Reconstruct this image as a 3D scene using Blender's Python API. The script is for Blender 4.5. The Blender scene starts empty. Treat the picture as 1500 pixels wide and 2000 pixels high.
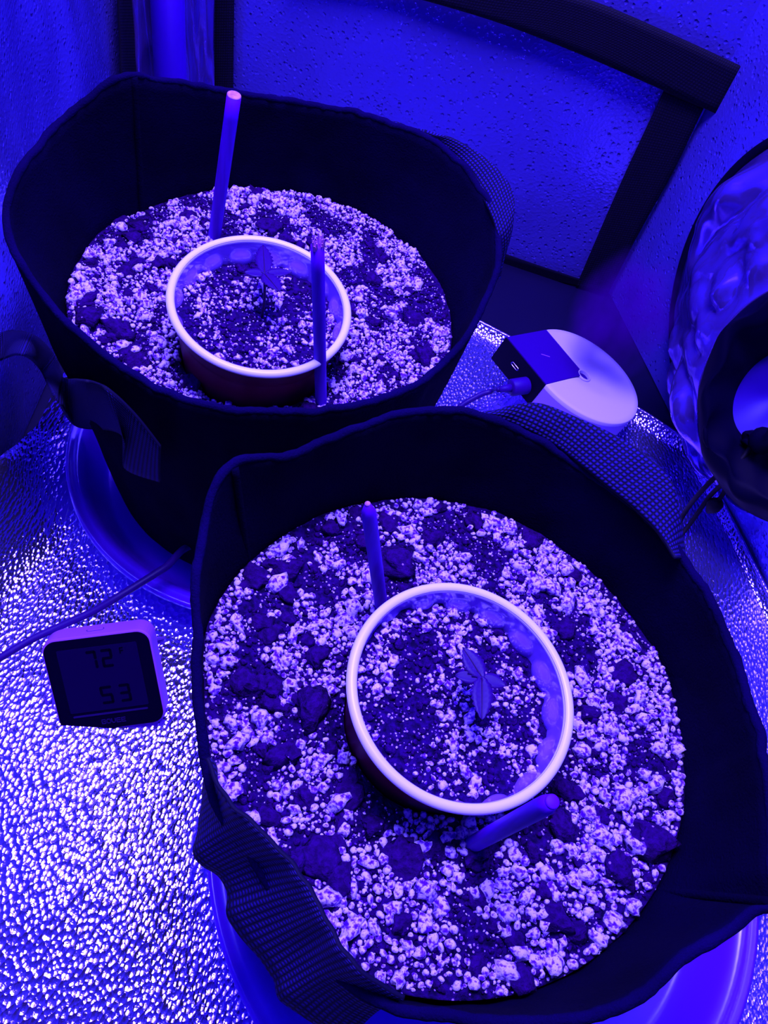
import bpy, bmesh, math, random
import numpy as np
from mathutils import Vector, Matrix, noise
random.seed(7); np.random.seed(7)
C = bpy.context.scene.collection
PI = math.pi

# ---------------------------------------------------------------- camera
FP = 1600.0
CAMZ = 0.51
CR = Vector((0.95385126, 0.24505085, 0.17354496))
CU = Vector((-0.30027949, 0.778415, 0.55127335))
CF = Vector((0.0, 0.57794478, -0.81607588))
cd = bpy.data.cameras.new('camera'); cam = bpy.data.objects.new('camera', cd); C.objects.link(cam)
cd.sensor_fit = 'HORIZONTAL'; cd.sensor_width = 36; cd.lens = 36 * FP / 1500
cd.clip_start = 0.01; cd.clip_end = 20
cam.matrix_world = Matrix(((CR[0], CU[0], -CF[0], 0), (CR[1], CU[1], -CF[1], 0), (CR[2], CU[2], -CF[2], CAMZ), (0, 0, 0, 1)))
bpy.context.scene.camera = cam
# ---------------------------------------------------------------- world, lamps, exposure
w = bpy.data.worlds.new('world'); bpy.context.scene.world = w; w.use_nodes = True
w.node_tree.nodes['Background'].inputs[0].default_value = (0.06, 0.0, 1, 1)
w.node_tree.nodes['Background'].inputs[1].default_value = 0.12
vs = bpy.context.scene.view_settings
vs.view_transform = 'Standard'; vs.look = 'None'; vs.gamma = 1; vs.use_curve_mapping = False; vs.exposure = 0.0
ld = bpy.data.lights.new('grow_light', 'AREA'); ld.shape = 'RECTANGLE'; ld.size = 0.44; ld.size_y = 0.28
ld.energy = 40; ld.color = (0.22, 0.16, 1.0)
lo = bpy.data.objects.new('grow_light', ld); C.objects.link(lo)
lo.location = (-0.14, 0.35, 1.08); lo.rotation_euler = (0, 0, 0.0)

# ---------------------------------------------------------------- reading the picture: rays from the lens
def ray(x, y): return (CF + CR * ((x - 750) / FP) - CU * ((y - 1000) / FP)).normalized()
def at(x, y, z):
    v = ray(x, y); return Vector((v.x, v.y, v.z)) * ((z - CAMZ) / v.z) + Vector((0, 0, CAMZ))
def hit(x, y, P0, n):
    v = ray(x, y); o = Vector((0, 0, CAMZ)); return o + v * ((P0 - o).dot(n) / v.dot(n))

# ---------------------------------------------------------------- materials
def mat(name, col, rough=0.6, metal=0.0, spec=0.3):
    m = bpy.data.materials.new(name); m.use_nodes = True
    b = m.node_tree.nodes['Principled BSDF']
    b.inputs['Base Color'].default_value = (*col, 1); b.inputs['Roughness'].default_value = rough
    b.inputs['Metallic'].default_value = metal; b.inputs['Specular IOR Level'].default_value = spec
    return m
def nd(m, t, **kw):
    n = m.node_tree.nodes.new(t)
    for k, v in kw.items():
        if k in n.inputs.keys(): n.inputs[k].default_value = v
        else: setattr(n, k, v)
    return n
def lk(m, a, b): m.node_tree.links.new(a, b)
def bsdf(m): return m.node_tree.nodes['Principled BSDF']
def coords(m, kind='Object', scale=None, rot=None):
    tc = nd(m, 'ShaderNodeTexCoord')
    if kind == 'World':
        g = nd(m, 'ShaderNodeNewGeometry'); out = g.outputs['Position']
    else: out = tc.outputs[kind]
    if scale or rot:
        mp = nd(m, 'ShaderNodeMapping'); lk(m, out, mp.inputs['Vector'])
        if scale: mp.inputs['Scale'].default_value = scale
        if rot: mp.inputs['Rotation'].default_value = rot
        out = mp.outputs[0]
    return out
def ramp(m, src, stops):
    r = nd(m, 'ShaderNodeValToRGB'); lk(m, src, r.inputs[0])
    e = r.color_ramp.elements
    while len(e) < len(stops): e.new(0.5)
    for k, (p, c) in enumerate(stops): e[k].position = p; e[k].color = (*c, 1) if len(c) == 3 else c
    return r.outputs[0]
def bump(m, h, strength, dist, prev=None):
    b = nd(m, 'ShaderNodeBump'); b.inputs['Strength'].default_value = strength; b.inputs['Distance'].default_value = dist
    lk(m, h, b.inputs['Height'])
    if prev: lk(m, prev, b.inputs['Normal'])
    return b.outputs[0]

def mylar(name, col, rough, cell, bs, big, bigs, metal=0.9, aniso=(1, 1, 1), pw=2.0, spark=0):
    """embossed reflective tent fabric: little pillows between a diagonal scrim, plus soft creases"""
    m = mat(name, col, rough, metal, 0.5)
    v = nd(m, 'ShaderNodeTexVoronoi', feature='F1'); v.inputs['Scale'].default_value = cell
    lk(m, coords(m, 'World', aniso, (0.0, 0.0, 0.5)), v.inputs['Vector'])
    n2 = nd(m, 'ShaderNodeTexNoise'); n2.inputs['Scale'].default_value = cell * 1.7; n2.inputs['Detail'].default_value = 3
    lk(m, coords(m, 'World'), n2.inputs['Vector'])
    n = nd(m, 'ShaderNodeTexNoise'); n.inputs['Scale'].default_value = big; n.inputs['Detail'].default_value = 1.0
    lk(m, coords(m, 'World'), n.inputs['Vector'])
    a = bump(m, n.outputs['Fac'], 1.0, bigs)
    pp = nd(m, 'ShaderNodeMath', operation='POWER'); lk(m, v.outputs['Distance'], pp.inputs[0]); pp.inputs[1].default_value = pw
    src = pp.outputs[0]
    if spark:     # a few pillows of the scrim stand much prouder than the rest and glint
        sc = nd(m, 'ShaderNodeSeparateColor'); lk(m, v.outputs['Color'], sc.inputs[0])
        gt = nd(m, 'ShaderNodeMath', operation='GREATER_THAN'); lk(m, sc.outputs[0], gt.inputs[0]); gt.inputs[1].default_value = 0.86
        ma = nd(m, 'ShaderNodeMath', operation='MULTIPLY_ADD'); lk(m, gt.outputs[0], ma.inputs[0]); ma.inputs[1].default_value = spark; ma.inputs[2].default_value = 1
        m4 = nd(m, 'ShaderNodeMath', operation='MULTIPLY'); lk(m, pp.outputs[0], m4.inputs[0]); lk(m, ma.outputs[0], m4.inputs[1]); src = m4.outputs[0]
    b = bump(m, src, 1.0, bs, a)
    c = bump(m, n2.outputs['Fac'], 1.0, bs * 0.2, b)
    lk(m, c, bsdf(m).inputs['Normal'])
    return m
M = {}
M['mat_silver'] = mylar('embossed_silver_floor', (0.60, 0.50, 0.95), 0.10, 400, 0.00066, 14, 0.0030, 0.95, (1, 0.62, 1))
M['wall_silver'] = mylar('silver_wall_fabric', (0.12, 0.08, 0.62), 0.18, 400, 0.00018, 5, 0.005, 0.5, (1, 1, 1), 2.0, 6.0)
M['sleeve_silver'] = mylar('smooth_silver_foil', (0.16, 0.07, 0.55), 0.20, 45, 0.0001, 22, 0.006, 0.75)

def felt(name, col, edge=False):
    m = mat(name, col, 0.95, 0, 0.05)
    n = nd(m, 'ShaderNodeTexNoise'); n.inputs['Scale'].default_value = 900; n.inputs['Detail'].default_value = 3
    n2 = nd(m, 'ShaderNodeTexNoise'); n2.inputs['Scale'].default_value = 22; n2.inputs['Detail'].default_value = 4
    lk(m, coords(m, 'World'), n.inputs['Vector']); lk(m, coords(m, 'World'), n2.inputs['Vector'])
    a = bump(m, n2.outputs['Fac'], 0.8, 0.004); lk(m, bump(m, n.outputs['Fac'], 0.9, 0.0006, a), bsdf(m).inputs['Normal'])
    c = tuple(x * 1.35 for x in col); d = tuple(x * 0.7 for x in col)
    lk(m, ramp(m, n2.outputs['Fac'], [(0.3, d), (0.7, c)]), bsdf(m).inputs['Base Color'])
    return m
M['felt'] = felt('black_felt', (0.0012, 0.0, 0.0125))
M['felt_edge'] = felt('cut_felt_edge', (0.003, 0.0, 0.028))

def weave(name, dark, light, pu, pv, b=0.0005):
    m = mat(name, dark, 0.75, 0, 0.2)
    uv = nd(m, 'ShaderNodeTexCoord').outputs['UV']; sp = nd(m, 'ShaderNodeSeparateXYZ'); lk(m, uv, sp.inputs[0])
    def mth(op, a, bb=None):
        n = nd(m, 'ShaderNodeMath', operation=op)
        if hasattr(a, 'links'): lk(m, a, n.inputs[0])
        else: n.inputs[0].default_value = a
        if bb is not None:
            if hasattr(bb, 'links'): lk(m, bb, n.inputs[1])
            else: n.inputs[1].default_value = bb
        return n.outputs[0]
    u = mth('MULTIPLY', sp.outputs[0], 2 * PI / pu); v = mth('MULTIPLY', sp.outputs[1], 2 * PI / pv)
    h = mth('MULTIPLY', mth('SINE', u), mth('SINE', v))
    h2 = mth('ABSOLUTE', h)
    col = ramp(m, h2, [(0.25, dark), (0.85, light)])
    lk(m, col, bsdf(m).inputs['Base Color'])
    lk(m, bump(m, h2, 1.0, b), bsdf(m).inputs['Normal'])
    return m
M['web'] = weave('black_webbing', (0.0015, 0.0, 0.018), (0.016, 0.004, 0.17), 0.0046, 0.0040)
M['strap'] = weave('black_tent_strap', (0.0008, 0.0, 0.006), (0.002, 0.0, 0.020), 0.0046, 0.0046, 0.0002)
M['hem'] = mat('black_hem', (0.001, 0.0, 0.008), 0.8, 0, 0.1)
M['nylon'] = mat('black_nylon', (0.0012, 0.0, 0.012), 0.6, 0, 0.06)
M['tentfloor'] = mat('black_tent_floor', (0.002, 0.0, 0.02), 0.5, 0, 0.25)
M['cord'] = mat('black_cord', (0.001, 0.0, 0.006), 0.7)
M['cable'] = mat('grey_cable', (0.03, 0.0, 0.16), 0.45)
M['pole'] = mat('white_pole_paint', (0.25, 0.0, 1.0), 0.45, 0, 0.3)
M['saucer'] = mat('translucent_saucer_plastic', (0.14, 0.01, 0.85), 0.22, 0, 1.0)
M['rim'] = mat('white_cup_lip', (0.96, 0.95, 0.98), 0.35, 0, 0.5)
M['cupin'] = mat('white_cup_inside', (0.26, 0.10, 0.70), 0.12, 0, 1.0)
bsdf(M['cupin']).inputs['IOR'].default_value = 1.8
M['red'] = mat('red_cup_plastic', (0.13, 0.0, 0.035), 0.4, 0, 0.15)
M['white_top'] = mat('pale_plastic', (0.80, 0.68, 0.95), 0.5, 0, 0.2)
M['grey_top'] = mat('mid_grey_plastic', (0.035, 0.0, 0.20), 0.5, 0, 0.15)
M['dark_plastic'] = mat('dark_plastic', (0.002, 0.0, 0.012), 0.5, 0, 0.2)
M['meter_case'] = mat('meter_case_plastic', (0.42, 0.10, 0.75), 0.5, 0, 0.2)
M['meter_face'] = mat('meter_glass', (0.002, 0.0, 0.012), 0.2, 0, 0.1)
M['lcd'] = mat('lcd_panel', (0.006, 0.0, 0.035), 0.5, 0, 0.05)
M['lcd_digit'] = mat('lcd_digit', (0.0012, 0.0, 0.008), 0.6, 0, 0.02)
M['print'] = mat('grey_print_and_reflection', (0.02, 0.004, 0.09), 0.6, 0, 0.1)
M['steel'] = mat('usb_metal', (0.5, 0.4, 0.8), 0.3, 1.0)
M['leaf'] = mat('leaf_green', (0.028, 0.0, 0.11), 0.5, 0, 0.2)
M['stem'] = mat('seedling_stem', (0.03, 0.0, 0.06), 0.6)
def wood(name, c1, c2):
    m = mat(name, c1, 0.6, 0, 0.2)
    n = nd(m, 'ShaderNodeTexNoise'); n.inputs['Scale'].default_value = 300; n.inputs['Detail'].default_value = 3
    lk(m, coords(m, 'Object', (1, 1, 0.05)), n.inputs['Vector'])
    lk(m, ramp(m, n.outputs['Fac'], [(0.35, c2), (0.6, c1)]), bsdf(m).inputs['Base Color'])
    return m
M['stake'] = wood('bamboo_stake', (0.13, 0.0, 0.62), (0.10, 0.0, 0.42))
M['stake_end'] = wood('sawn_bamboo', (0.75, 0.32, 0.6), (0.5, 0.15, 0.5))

def perlite():
    m = mat('perlite', (0.8, 0.6, 0.95), 0.85, 0, 0.2)
    co = coords(m, 'World')
    v = nd(m, 'ShaderNodeTexVoronoi', feature='F1'); v.inputs['Scale'].default_value = 950; lk(m, co, v.inputs['Vector'])
    n = nd(m, 'ShaderNodeTexNoise'); n.inputs['Scale'].default_value = 520; n.inputs['Detail'].default_value = 3; lk(m, co, n.inputs['Vector'])
    a = ramp(m, n.outputs['Fac'], [(0.37, (0.10, 0.0, 0.40)), (0.45, (0.32, 0.12, 0.65)), (0.53, (0.86, 0.70, 0.95))])
    p = ramp(m, v.outputs['Distance'], [(0.10, (0.12, 0.0, 0.3)), (0.20, (1, 1, 1))])
    mx = nd(m, 'ShaderNodeMix', data_type='RGBA', blend_type='MULTIPLY'); mx.inputs[0].default_value = 1
    lk(m, a, mx.inputs[6]); lk(m, p, mx.inputs[7])
    lk(m, mx.outputs[2], bsdf(m).inputs['Base Color'])
    lk(m, bump(m, n.outputs['Fac'], 0.8, 0.0008), bsdf(m).inputs['Normal'])
    return m
M['perlite'] = perlite()
def earth(name, c1, c2, fleck):
    m = mat(name, c1, 0.95, 0, 0.1)
    co = coords(m, 'World')
    n = nd(m, 'ShaderNodeTexNoise'); n.inputs['Scale'].default_value = 380; n.inputs['Detail'].default_value = 5; lk(m, co, n.inputs['Vector'])
    v = nd(m, 'ShaderNodeTexVoronoi', feature='F1'); v.inputs['Scale'].default_value = 700; lk(m, co, v.inputs['Vector'])
    n3 = nd(m, 'ShaderNodeTexNoise'); n3.inputs['Scale'].default_value = 60; n3.inputs['Detail'].default_value = 2; lk(m, co, n3.inputs['Vector'])
    base = ramp(m, n.outputs['Fac'], [(0.35, c2), (0.65, c1)])
    # pale crumbs only in some cells
    th = nd(m, 'ShaderNodeSeparateColor'); lk(m, v.outputs['Color'], th.inputs[0])
    m1 = nd(m, 'ShaderNodeMath', operation='GREATER_THAN'); lk(m, th.outputs[0], m1.inputs[0]); m1.inputs[1].default_value = fleck
    m2 = nd(m, 'ShaderNodeMath', operation='LESS_THAN'); lk(m, v.outputs['Distance'], m2.inputs[0]); m2.inputs[1].default_value = 0.34
    m3 = nd(m, 'ShaderNodeMath', operation='MULTIPLY'); lk(m, m1.outputs[0], m3.inputs[0]); lk(m, m2.outputs[0], m3.inputs[1])
    mx = nd(m, 'ShaderNodeMix', data_type='RGBA'); lk(m, m3.outputs[0], mx.inputs[0]); lk(m, base, mx.inputs[6])
    mx.inputs[7].default_value = (0.45, 0.22, 0.8, 1)
    lk(m, mx.outputs[2], bsdf(m).inputs['Base Color'])
    a = bump(m, n.outputs['Fac'], 1.0, 0.002); lk(m, bump(m, n3.outputs['Fac'], 1.0, 0.006, a), bsdf(m).inputs['Normal'])
    return m
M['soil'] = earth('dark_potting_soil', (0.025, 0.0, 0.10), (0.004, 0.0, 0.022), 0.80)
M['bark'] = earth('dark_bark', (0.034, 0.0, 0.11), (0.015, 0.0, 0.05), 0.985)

# ---------------------------------------------------------------- object helpers
def tag(o, label=None, cat=None, group=None, kind=None):
    if label: o['label'] = label
    if cat: o['category'] = cat
    if group: o['group'] = group
    if kind: o['kind'] = kind
    return o
def link(name, me, m, parent=None, smooth=True):
    o = bpy.data.objects.new(name, me); C.objects.link(o)
    if m: me.materials.append(m)
    if smooth:
        me.polygons.foreach_set('use_smooth', [True] * len(me.polygons))
    if parent: o.parent = parent; o.matrix_parent_inverse = parent.matrix_world.inverted()
    return o
def pyd(name, v, f, m, parent=None, smooth=True, uv=None):
    me = bpy.data.meshes.new(name); me.from_pydata([tuple(p) for p in v], [], f); me.update()
    if uv is not None:
        l = me.uv_layers.new(name='UVMap')
        for lp in me.loops: l.data[lp.index].uv = uv[lp.vertex_index]
    return link(name, me, m, parent, smooth)
def frombm(name, bm, m, parent=None, smooth=True):
    me = bpy.data.meshes.new(name); bmesh.ops.recalc_face_normals(bm, faces=bm.faces); bm.to_mesh(me); bm.free()
    return link(name, me, m, parent, smooth)
def empty(name, loc, rz=0):
    o = bpy.data.objects.new(name, None); o.empty_display_size = 0.02; C.objects.link(o); o.location = loc
    o.rotation_euler = (0, 0, rz); bpy.context.view_layer.update(); return o
def catmull(P, n, closed=False):
    P = [Vector(p) for p in P]; k = len(P); out = []
    segs = k if closed else k - 1
    for i in range(n + (0 if closed else 1)):
        t = i / n * segs; j = min(int(t), segs - 1); u = t - j
        g = (lambda q: P[q % k]) if closed else (lambda q: P[max(0, min(k - 1, q))])
        a, b, c, d = g(j - 1), g(j), g(j + 1), g(j + 2)
        out.append(0.5 * ((2 * b) + (c - a) * u + (2 * a - 5 * b + 4 * c - d) * u * u + (3 * b - a - 3 * c + d) * u ** 3))
    return out
def tube(P, r, seg=12, cap=True):
    """points -> verts, faces of a tube; r number or list"""
    n = len(P); V = []; F = []
    up = Vector((0, 0, 1)); prev = None
    for i, p in enumerate(P):
        t = (P[min(n - 1, i + 1)] - P[max(0, i - 1)]).normalized()
        if prev is None:
            a = t.cross(up if abs(t.z) < 0.9 else Vector((1, 0, 0))).normalized()
        else: a = (prev - t * prev.dot(t)).normalized()
        prev = a; b = t.cross(a); rr = r[i] if isinstance(r, (list, tuple)) else r
        for k in range(seg):
            th = 2 * PI * k / seg; V.append(p + (a * math.cos(th) + b * math.sin(th)) * rr)
    for i in range(n - 1):
        for k in range(seg):
            F.append((i * seg + k, i * seg + (k + 1) % seg, (i + 1) * seg + (k + 1) % seg, (i + 1) * seg + k))
    if cap: F.append(tuple(range(seg))[::-1]); F.append(tuple((n - 1) * seg + k for k in range(seg)))
    return V, F
def lathe(profile, c=(0, 0, 0), seg=96, axis=None, mod=None):
    """profile [(r, z)...] round axis"""
    V = []; F = []; n = len(profile)
    q = Vector((0, 0, 1)).rotation_difference(Vector(axis)).to_matrix() if axis else Matrix.Identity(3)
    for i, (r, z) in enumerate(profile):
        for k in range(seg):
            th = 2 * PI * k / seg; rr = r + (mod(i, th) if mod else 0)
            V.append(q @ Vector((rr * math.cos(th), rr * math.sin(th), z)) + Vector(c))
    for i in range(n - 1):
        for k in range(seg):
            F.append((i * seg + k, i * seg + (k + 1) % seg, (i + 1) * seg + (k + 1) % seg, (i + 1) * seg + k))
    return V, F
def ribbon(name, A, B, m, parent=None, n=80, th=0.0012, wn=6, sag=0.0, ruf=0.0):
    """a strap between two edge curves, with thickness and uv in metres"""
    A = catmull(A, n); B = catmull(B, n); V = []; UV = []; s = 0
    for side in (1, -1):
        s = 0
        for i in range(n + 1):
            t = (A[min(n, i + 1)] - A[max(0, i - 1)]).normalized(); wv = B[i] - A[i]
            nn = t.cross(wv).normalized()
            if i: s += ((A[i] + B[i]) / 2 - (A[i - 1] + B[i - 1]) / 2).length
            for k in range(wn + 1):
                u = k / wn
                off = side * th / 2 + sag * math.sin(PI * u) + ruf * math.sin(i * 0.55) * math.sin(u * 3 + i * 0.1)
                V.append(A[i] + wv * u + nn * off); UV.append((s, wv.length * u))
    F = []; N = (n + 1) * (wn + 1); q = lambda i, k, o: o * N + i * (wn + 1) + k
    for i in range(n):
        for k in range(wn):
            F.append((q(i, k, 0), q(i + 1, k, 0), q(i + 1, k + 1, 0), q(i, k + 1, 0)))
            F.append((q(i, k, 1), q(i, k + 1, 1), q(i + 1, k + 1, 1), q(i + 1, k, 1)))
        F.append((q(i, 0, 0), q(i, 0, 1), q(i + 1, 0, 1), q(i + 1, 0, 0)))
        F.append((q(i, wn, 0), q(i + 1, wn, 0), q(i + 1, wn, 1), q(i, wn, 1)))
    for k in range(wn):
        F.append((q(0, k, 0), q(0, k + 1, 0), q(0, k + 1, 1), q(0, k, 1)))
        F.append((q(n, k, 0), q(n, k, 1), q(n, k + 1, 1), q(n, k + 1, 0)))
    return pyd(name, V, F, m, parent, True, UV)
def fbm(x, y, z=0.0, o=3):
    return noise.fractal(Vector((x, y, z)), 1.0, 2.0, o)

# ---------------------------------------------------------------- the tent
WA = Vector((-0.335, 0.716)); WB = Vector((0.15, 0.70)); WC = Vector((0.42, 0.16)); WL = Vector((-0.262, 0.27)); WL2 = Vector((-0.235, -0.35))
def wall(name, pts, z0, z1, amp, n=90, nz=90, seed=0.0, m='wall_silver'):
    """fabric wall hung along a plan polyline, with soft creases and a little thickness"""
    L = [0]
    for a, b in zip(pts, pts[1:]): L.append(L[-1] + (b - a).length)
    V = []; F = []
    def P(s):
        for i in range(len(pts) - 1):
            if s <= L[i + 1] + 1e-9:
                t = (s - L[i]) / (L[i + 1] - L[i]); d = (pts[i + 1] - pts[i]).normalized()
                return pts[i].lerp(pts[i + 1], t), Vector((d.y, -d.x))
    for side in (0, 1):
        for i in range(n + 1):
            s = L[-1] * i / n; p, nn = P(min(s, L[-1])); e = min(1, min(s, L[-1] - s) / 0.05)
            for j in range(nz + 1):
                z = z0 + (z1 - z0) * (j / nz) ** 1.4
                d = amp * fbm(s * 9 + seed, z * 5, seed) * e * min(1, z / 0.04 + 0.1) - side * 0.003
                V.append((p.x + nn.x * d, p.y + nn.y * d, z))
    N = (n + 1) * (nz + 1); q = lambda i, j, o: o * N + i * (nz + 1) + j
    for i in range(n):
        for j in range(nz):
            F.append((q(i, j, 0), q(i + 1, j, 0), q(i + 1, j + 1, 0), q(i, j + 1, 0)))
            F.append((q(i, j, 1), q(i, j + 1, 1), q(i + 1, j + 1, 1), q(i + 1, j, 1)))
        F.append((q(i, nz, 0), q(i + 1, nz, 0), q(i + 1, nz, 1), q(i, nz, 1)))
    return tag(pyd(name, V, F, M[m]), kind='structure')
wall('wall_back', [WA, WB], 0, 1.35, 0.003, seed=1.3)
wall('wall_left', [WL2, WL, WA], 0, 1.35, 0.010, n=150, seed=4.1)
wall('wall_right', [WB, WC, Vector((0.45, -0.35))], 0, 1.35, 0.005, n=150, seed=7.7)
# tent floor below the tray, ceiling above
bm = bmesh.new(); bmesh.ops.create_grid(bm, x_segments=2, y_segments=2, size=0.56)
for v in bm.verts: v.co.x += 0.06; v.co.y += 0.19; v.co.z = -0.001
r = bmesh.ops.extrude_face_region(bm, geom=bm.faces[:])
for v in [g for g in r['geom'] if isinstance(g, bmesh.types.BMVert)]: v.co.z -= 0.004
tag(frombm('floor', bm, M['tentfloor'], None, False), kind='structure')
bm = bmesh.new(); bmesh.ops.create_cube(bm, size=1)
for v in bm.verts: v.co = Vector((v.co.x * 0.9 + 0.06, v.co.y * 1.2 + 0.15, v.co.z * 0.004 + 1.352))
tag(frombm('ceiling', bm, M['wall_silver'], None, False), kind='structure')

# straps sewn on the walls (seen as the black frame of the vent flap)
nb = Vector((0.033, 1, 0)).normalized()
def on_back(x, y, off): return hit(x, y, Vector((0.15, 0.70 - off, 0)), nb)
def strap(name, A, B, off, m='strap', n=40):
    return tag(ribbon(name, [on_back(*q, off) for q in A], [on_back(*q, off) for q in B], M[m], None, n, 0.0016), kind='structure')
strap('trim_1', [(560, -130), (700, -80), (850, -65), (1000, -35), (1150, 0), (1300, 62), (1455, 133)],
      [(560, -60), (700, -30), (820, -2), (950, 36), (1050, 72), (1180, 125), (1405, 224)], 0.011)
strap('trim_2', [(1296, 178), (1225, 330), (1172, 450), (1125, 560)], [(1374, 212), (1312, 340), (1245, 460), (1188, 572)], 0.007)
strap('trim_3', [(960, 487), (1040, 515), (1140, 548)], [(955, 560), (1040, 545), (1145, 562)], 0.006, 'hem')
strap('trim_4', [(380, -140), (381, 0), (382, 170), (382, 420)], [(460, -140), (457, 0), (455, 170), (452, 420)], 0.009)
# band left of the corner pole, on the left wall
dl = (WA - WL).normalized(); nl = Vector((dl.y, -dl.x, 0)); P0 = Vector((WA.x, WA.y, 0)) + nl * 0.008
tag(ribbon('trim_5', [hit(x, y, P0, nl) for x, y in [(228, -140), (231, 0), (236, 140), (242, 400)]],
           [hit(x, y, P0, nl) for x, y in [(268, -140), (273, 0), (282, 140), (290, 400)]], M['strap'], None, 30, 0.0016), kind='structure')
# crumpled foil sleeve wrapping the corner behind the pole
V = []; F = []
for i in range(41):
    t = i / 40; a = Vector((-0.318, 0.650)).lerp(Vector((-0.262, 0.690)), t)
    for j in range(81):
        z = 0.02 + 1.2 * j / 80
        d = 0.006 * fbm(t * 4, z * 14, 2.2, 4) + 0.004 * abs(math.sin(t * 11 + z * 9))
        V.append((a.x + d * 0.5, a.y - d, z)); 
for i in range(40):
    for j in range(80): F.append((i * 81 + j, (i + 1) * 81 + j, (i + 1) * 81 + j + 1, i * 81 + j + 1))
o = pyd('trim_6', V, F, M['sleeve_silver']); sm = o.modifiers.new('s', 'SOLIDIFY'); sm.thickness = 0.001; tag(o, kind='structure')
# corner pole
pc = hit(333, 150, Vector((0, 0.652, 0)), Vector((0, 1, 0)))
po = empty('tent_pole', (pc.x, pc.y, 0))
V, F = tube([Vector((pc.x, pc.y, z)) for z in (0.012, 0.3, 0.75, 1.34)], 0.0135, 28); pyd('tube', V, F, M['pole'], po)
V, F = lathe([(0.0001, 0.0), (0.018, 0.0), (0.018, 0.016), (0.0137, 0.018)], (pc.x, pc.y, 0.0), 28); pyd('foot_cap', V, F, M['hem'], po)
tag(po, 'round upright pale tent pole standing in the far left corner between black bands', 'pole')

# ---------------------------------------------------------------- reflective floor tray with turned up lip
tr = empty('floor_tray', (0, 0.2, 0))
edge = [(-0.262, 0.60), (-0.1, 0.62), (0.035, 0.588), (0.12, 0.565), (0.20, 0.538), (0.238, 0.522), (0.262, 0.470), (0.32, 0.350), (0.40, 0.19), (0.43, 0.0), (0.43, -0.33)]
def tray_back(x):
    for a, b in zip(edge, edge[1:]):
        if a[0] <= x <= b[0]: return a[1] + (b[1] - a[1]) * (x - a[0]) / max(1e-6, b[0] - a[0])
    return edge[-1][1]
nx, ny = 220, 260; V = []; F = []; lipl = []
def trayz(x, y, yb):
    fd = min(1, max(0, math.hypot(x + 0.100, y - 0.357) - 0.12) / 0.03) * min(1, max(0, math.hypot(x - 0.115, y - 0.150) - 0.145) / 0.03)
    z = 0.0032 + (0.0034 * fbm(x * 8 + 3, y * 8, 0.5, 1) + 0.0003 * fbm(x * 20, y * 20, 1.5)) * fd
    z += 0.012 * max(0, -0.02 - y - (x + 0.10) * 0.7) ** 1.2 / 0.08
    d = yb - y
    if d < 0.012: z += 0.007 * (1 - d / 0.012) ** 1.5
    xl = -0.248 if y < 0.27 else -0.248 - (y - 0.27) * 0.10
    g = x - (xl + 0.045)
    if g < 0: z += 0.035 * (min(1, -g / 0.045)) ** 2 * (1 + 0.35 * math.sin(y * 55) + 0.3 * fbm(x * 20, y * 12, 9))
    # a soft ruck in the sheet in front of the left pot
    z += 0.0035 * math.exp(-((x + 0.20 + 0.25 * (y - 0.2)) / 0.018) ** 2) * max(0, min(1, (y - 0.22) / 0.08))
    return max(z, 0.0008)
for i in range(nx + 1):
    x = -0.252 + (0.43 + 0.252) * i / nx; yb = tray_back(x)
    for j in range(ny + 1):
        y = -0.33 + (yb + 0.33) * (j / ny); V.append((x, y, trayz(x, y, yb)))
q = lambda i, j: i * (ny + 1) + j
for i in range(nx):
    for j in range(ny): F.append((q(i, j), q(i + 1, j), q(i + 1, j + 1), q(i, j + 1)))
o = pyd('tray_sheet', V, F, M['mat_silver'], tr)
# bound edge
E3 = []
for i in range(0, nx + 1, 4):
    p = V[q(i, ny)]; E3.append(Vector((p[0], p[1] + 0.001, p[2])))
TV, TF = tube(E3, 0.0016, 8); pyd('bound_edge', TV, TF, mylar('edge_silver', (0.5, 0.35, 0.98), 0.2, 300, 0.0004, 30, 0.001, 0.9), tr)
tag(tr, 'silver embossed reflective floor tray under both fabric pots', 'floor tray')

# ---------------------------------------------------------------- saucers
def saucer(c, R, h, label, z0=0.0045):
    t = empty('plant_saucer', (c[0], c[1], z0))
    pr = [(0.001, 0.002), (R * 0.80, 0.002), (R * 0.83, 0.003), (R * 0.90, h - 0.006), (R * 0.93, h - 0.001), (R * 0.955, h), (R * 0.975, h - 0.001), (R * 0.985, h + 0.001), (R, h - 0.0005), (R, h - 0.004), (R * 0.965, h - 0.006), (R * 0.93, h - 0.008), (R * 0.86, 0.0), (0.001, 0.0)]
    V, F = lathe([(r_, z_ + z0) for r_, z_ in pr], (c[0], c[1], 0), 128)
    o = pyd('dish', V, F, M['saucer'], t)
    return tag(t, label, 'saucer', 'round plastic saucers under the fabric pots')
saucer((-0.100, 0.357), 0.133, 0.026, 'round pale plastic saucer under the rear left fabric pot')
saucer((0.115, 0.150), 0.163, 0.027, 'round pale plastic saucer under the front fabric pot')

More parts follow.
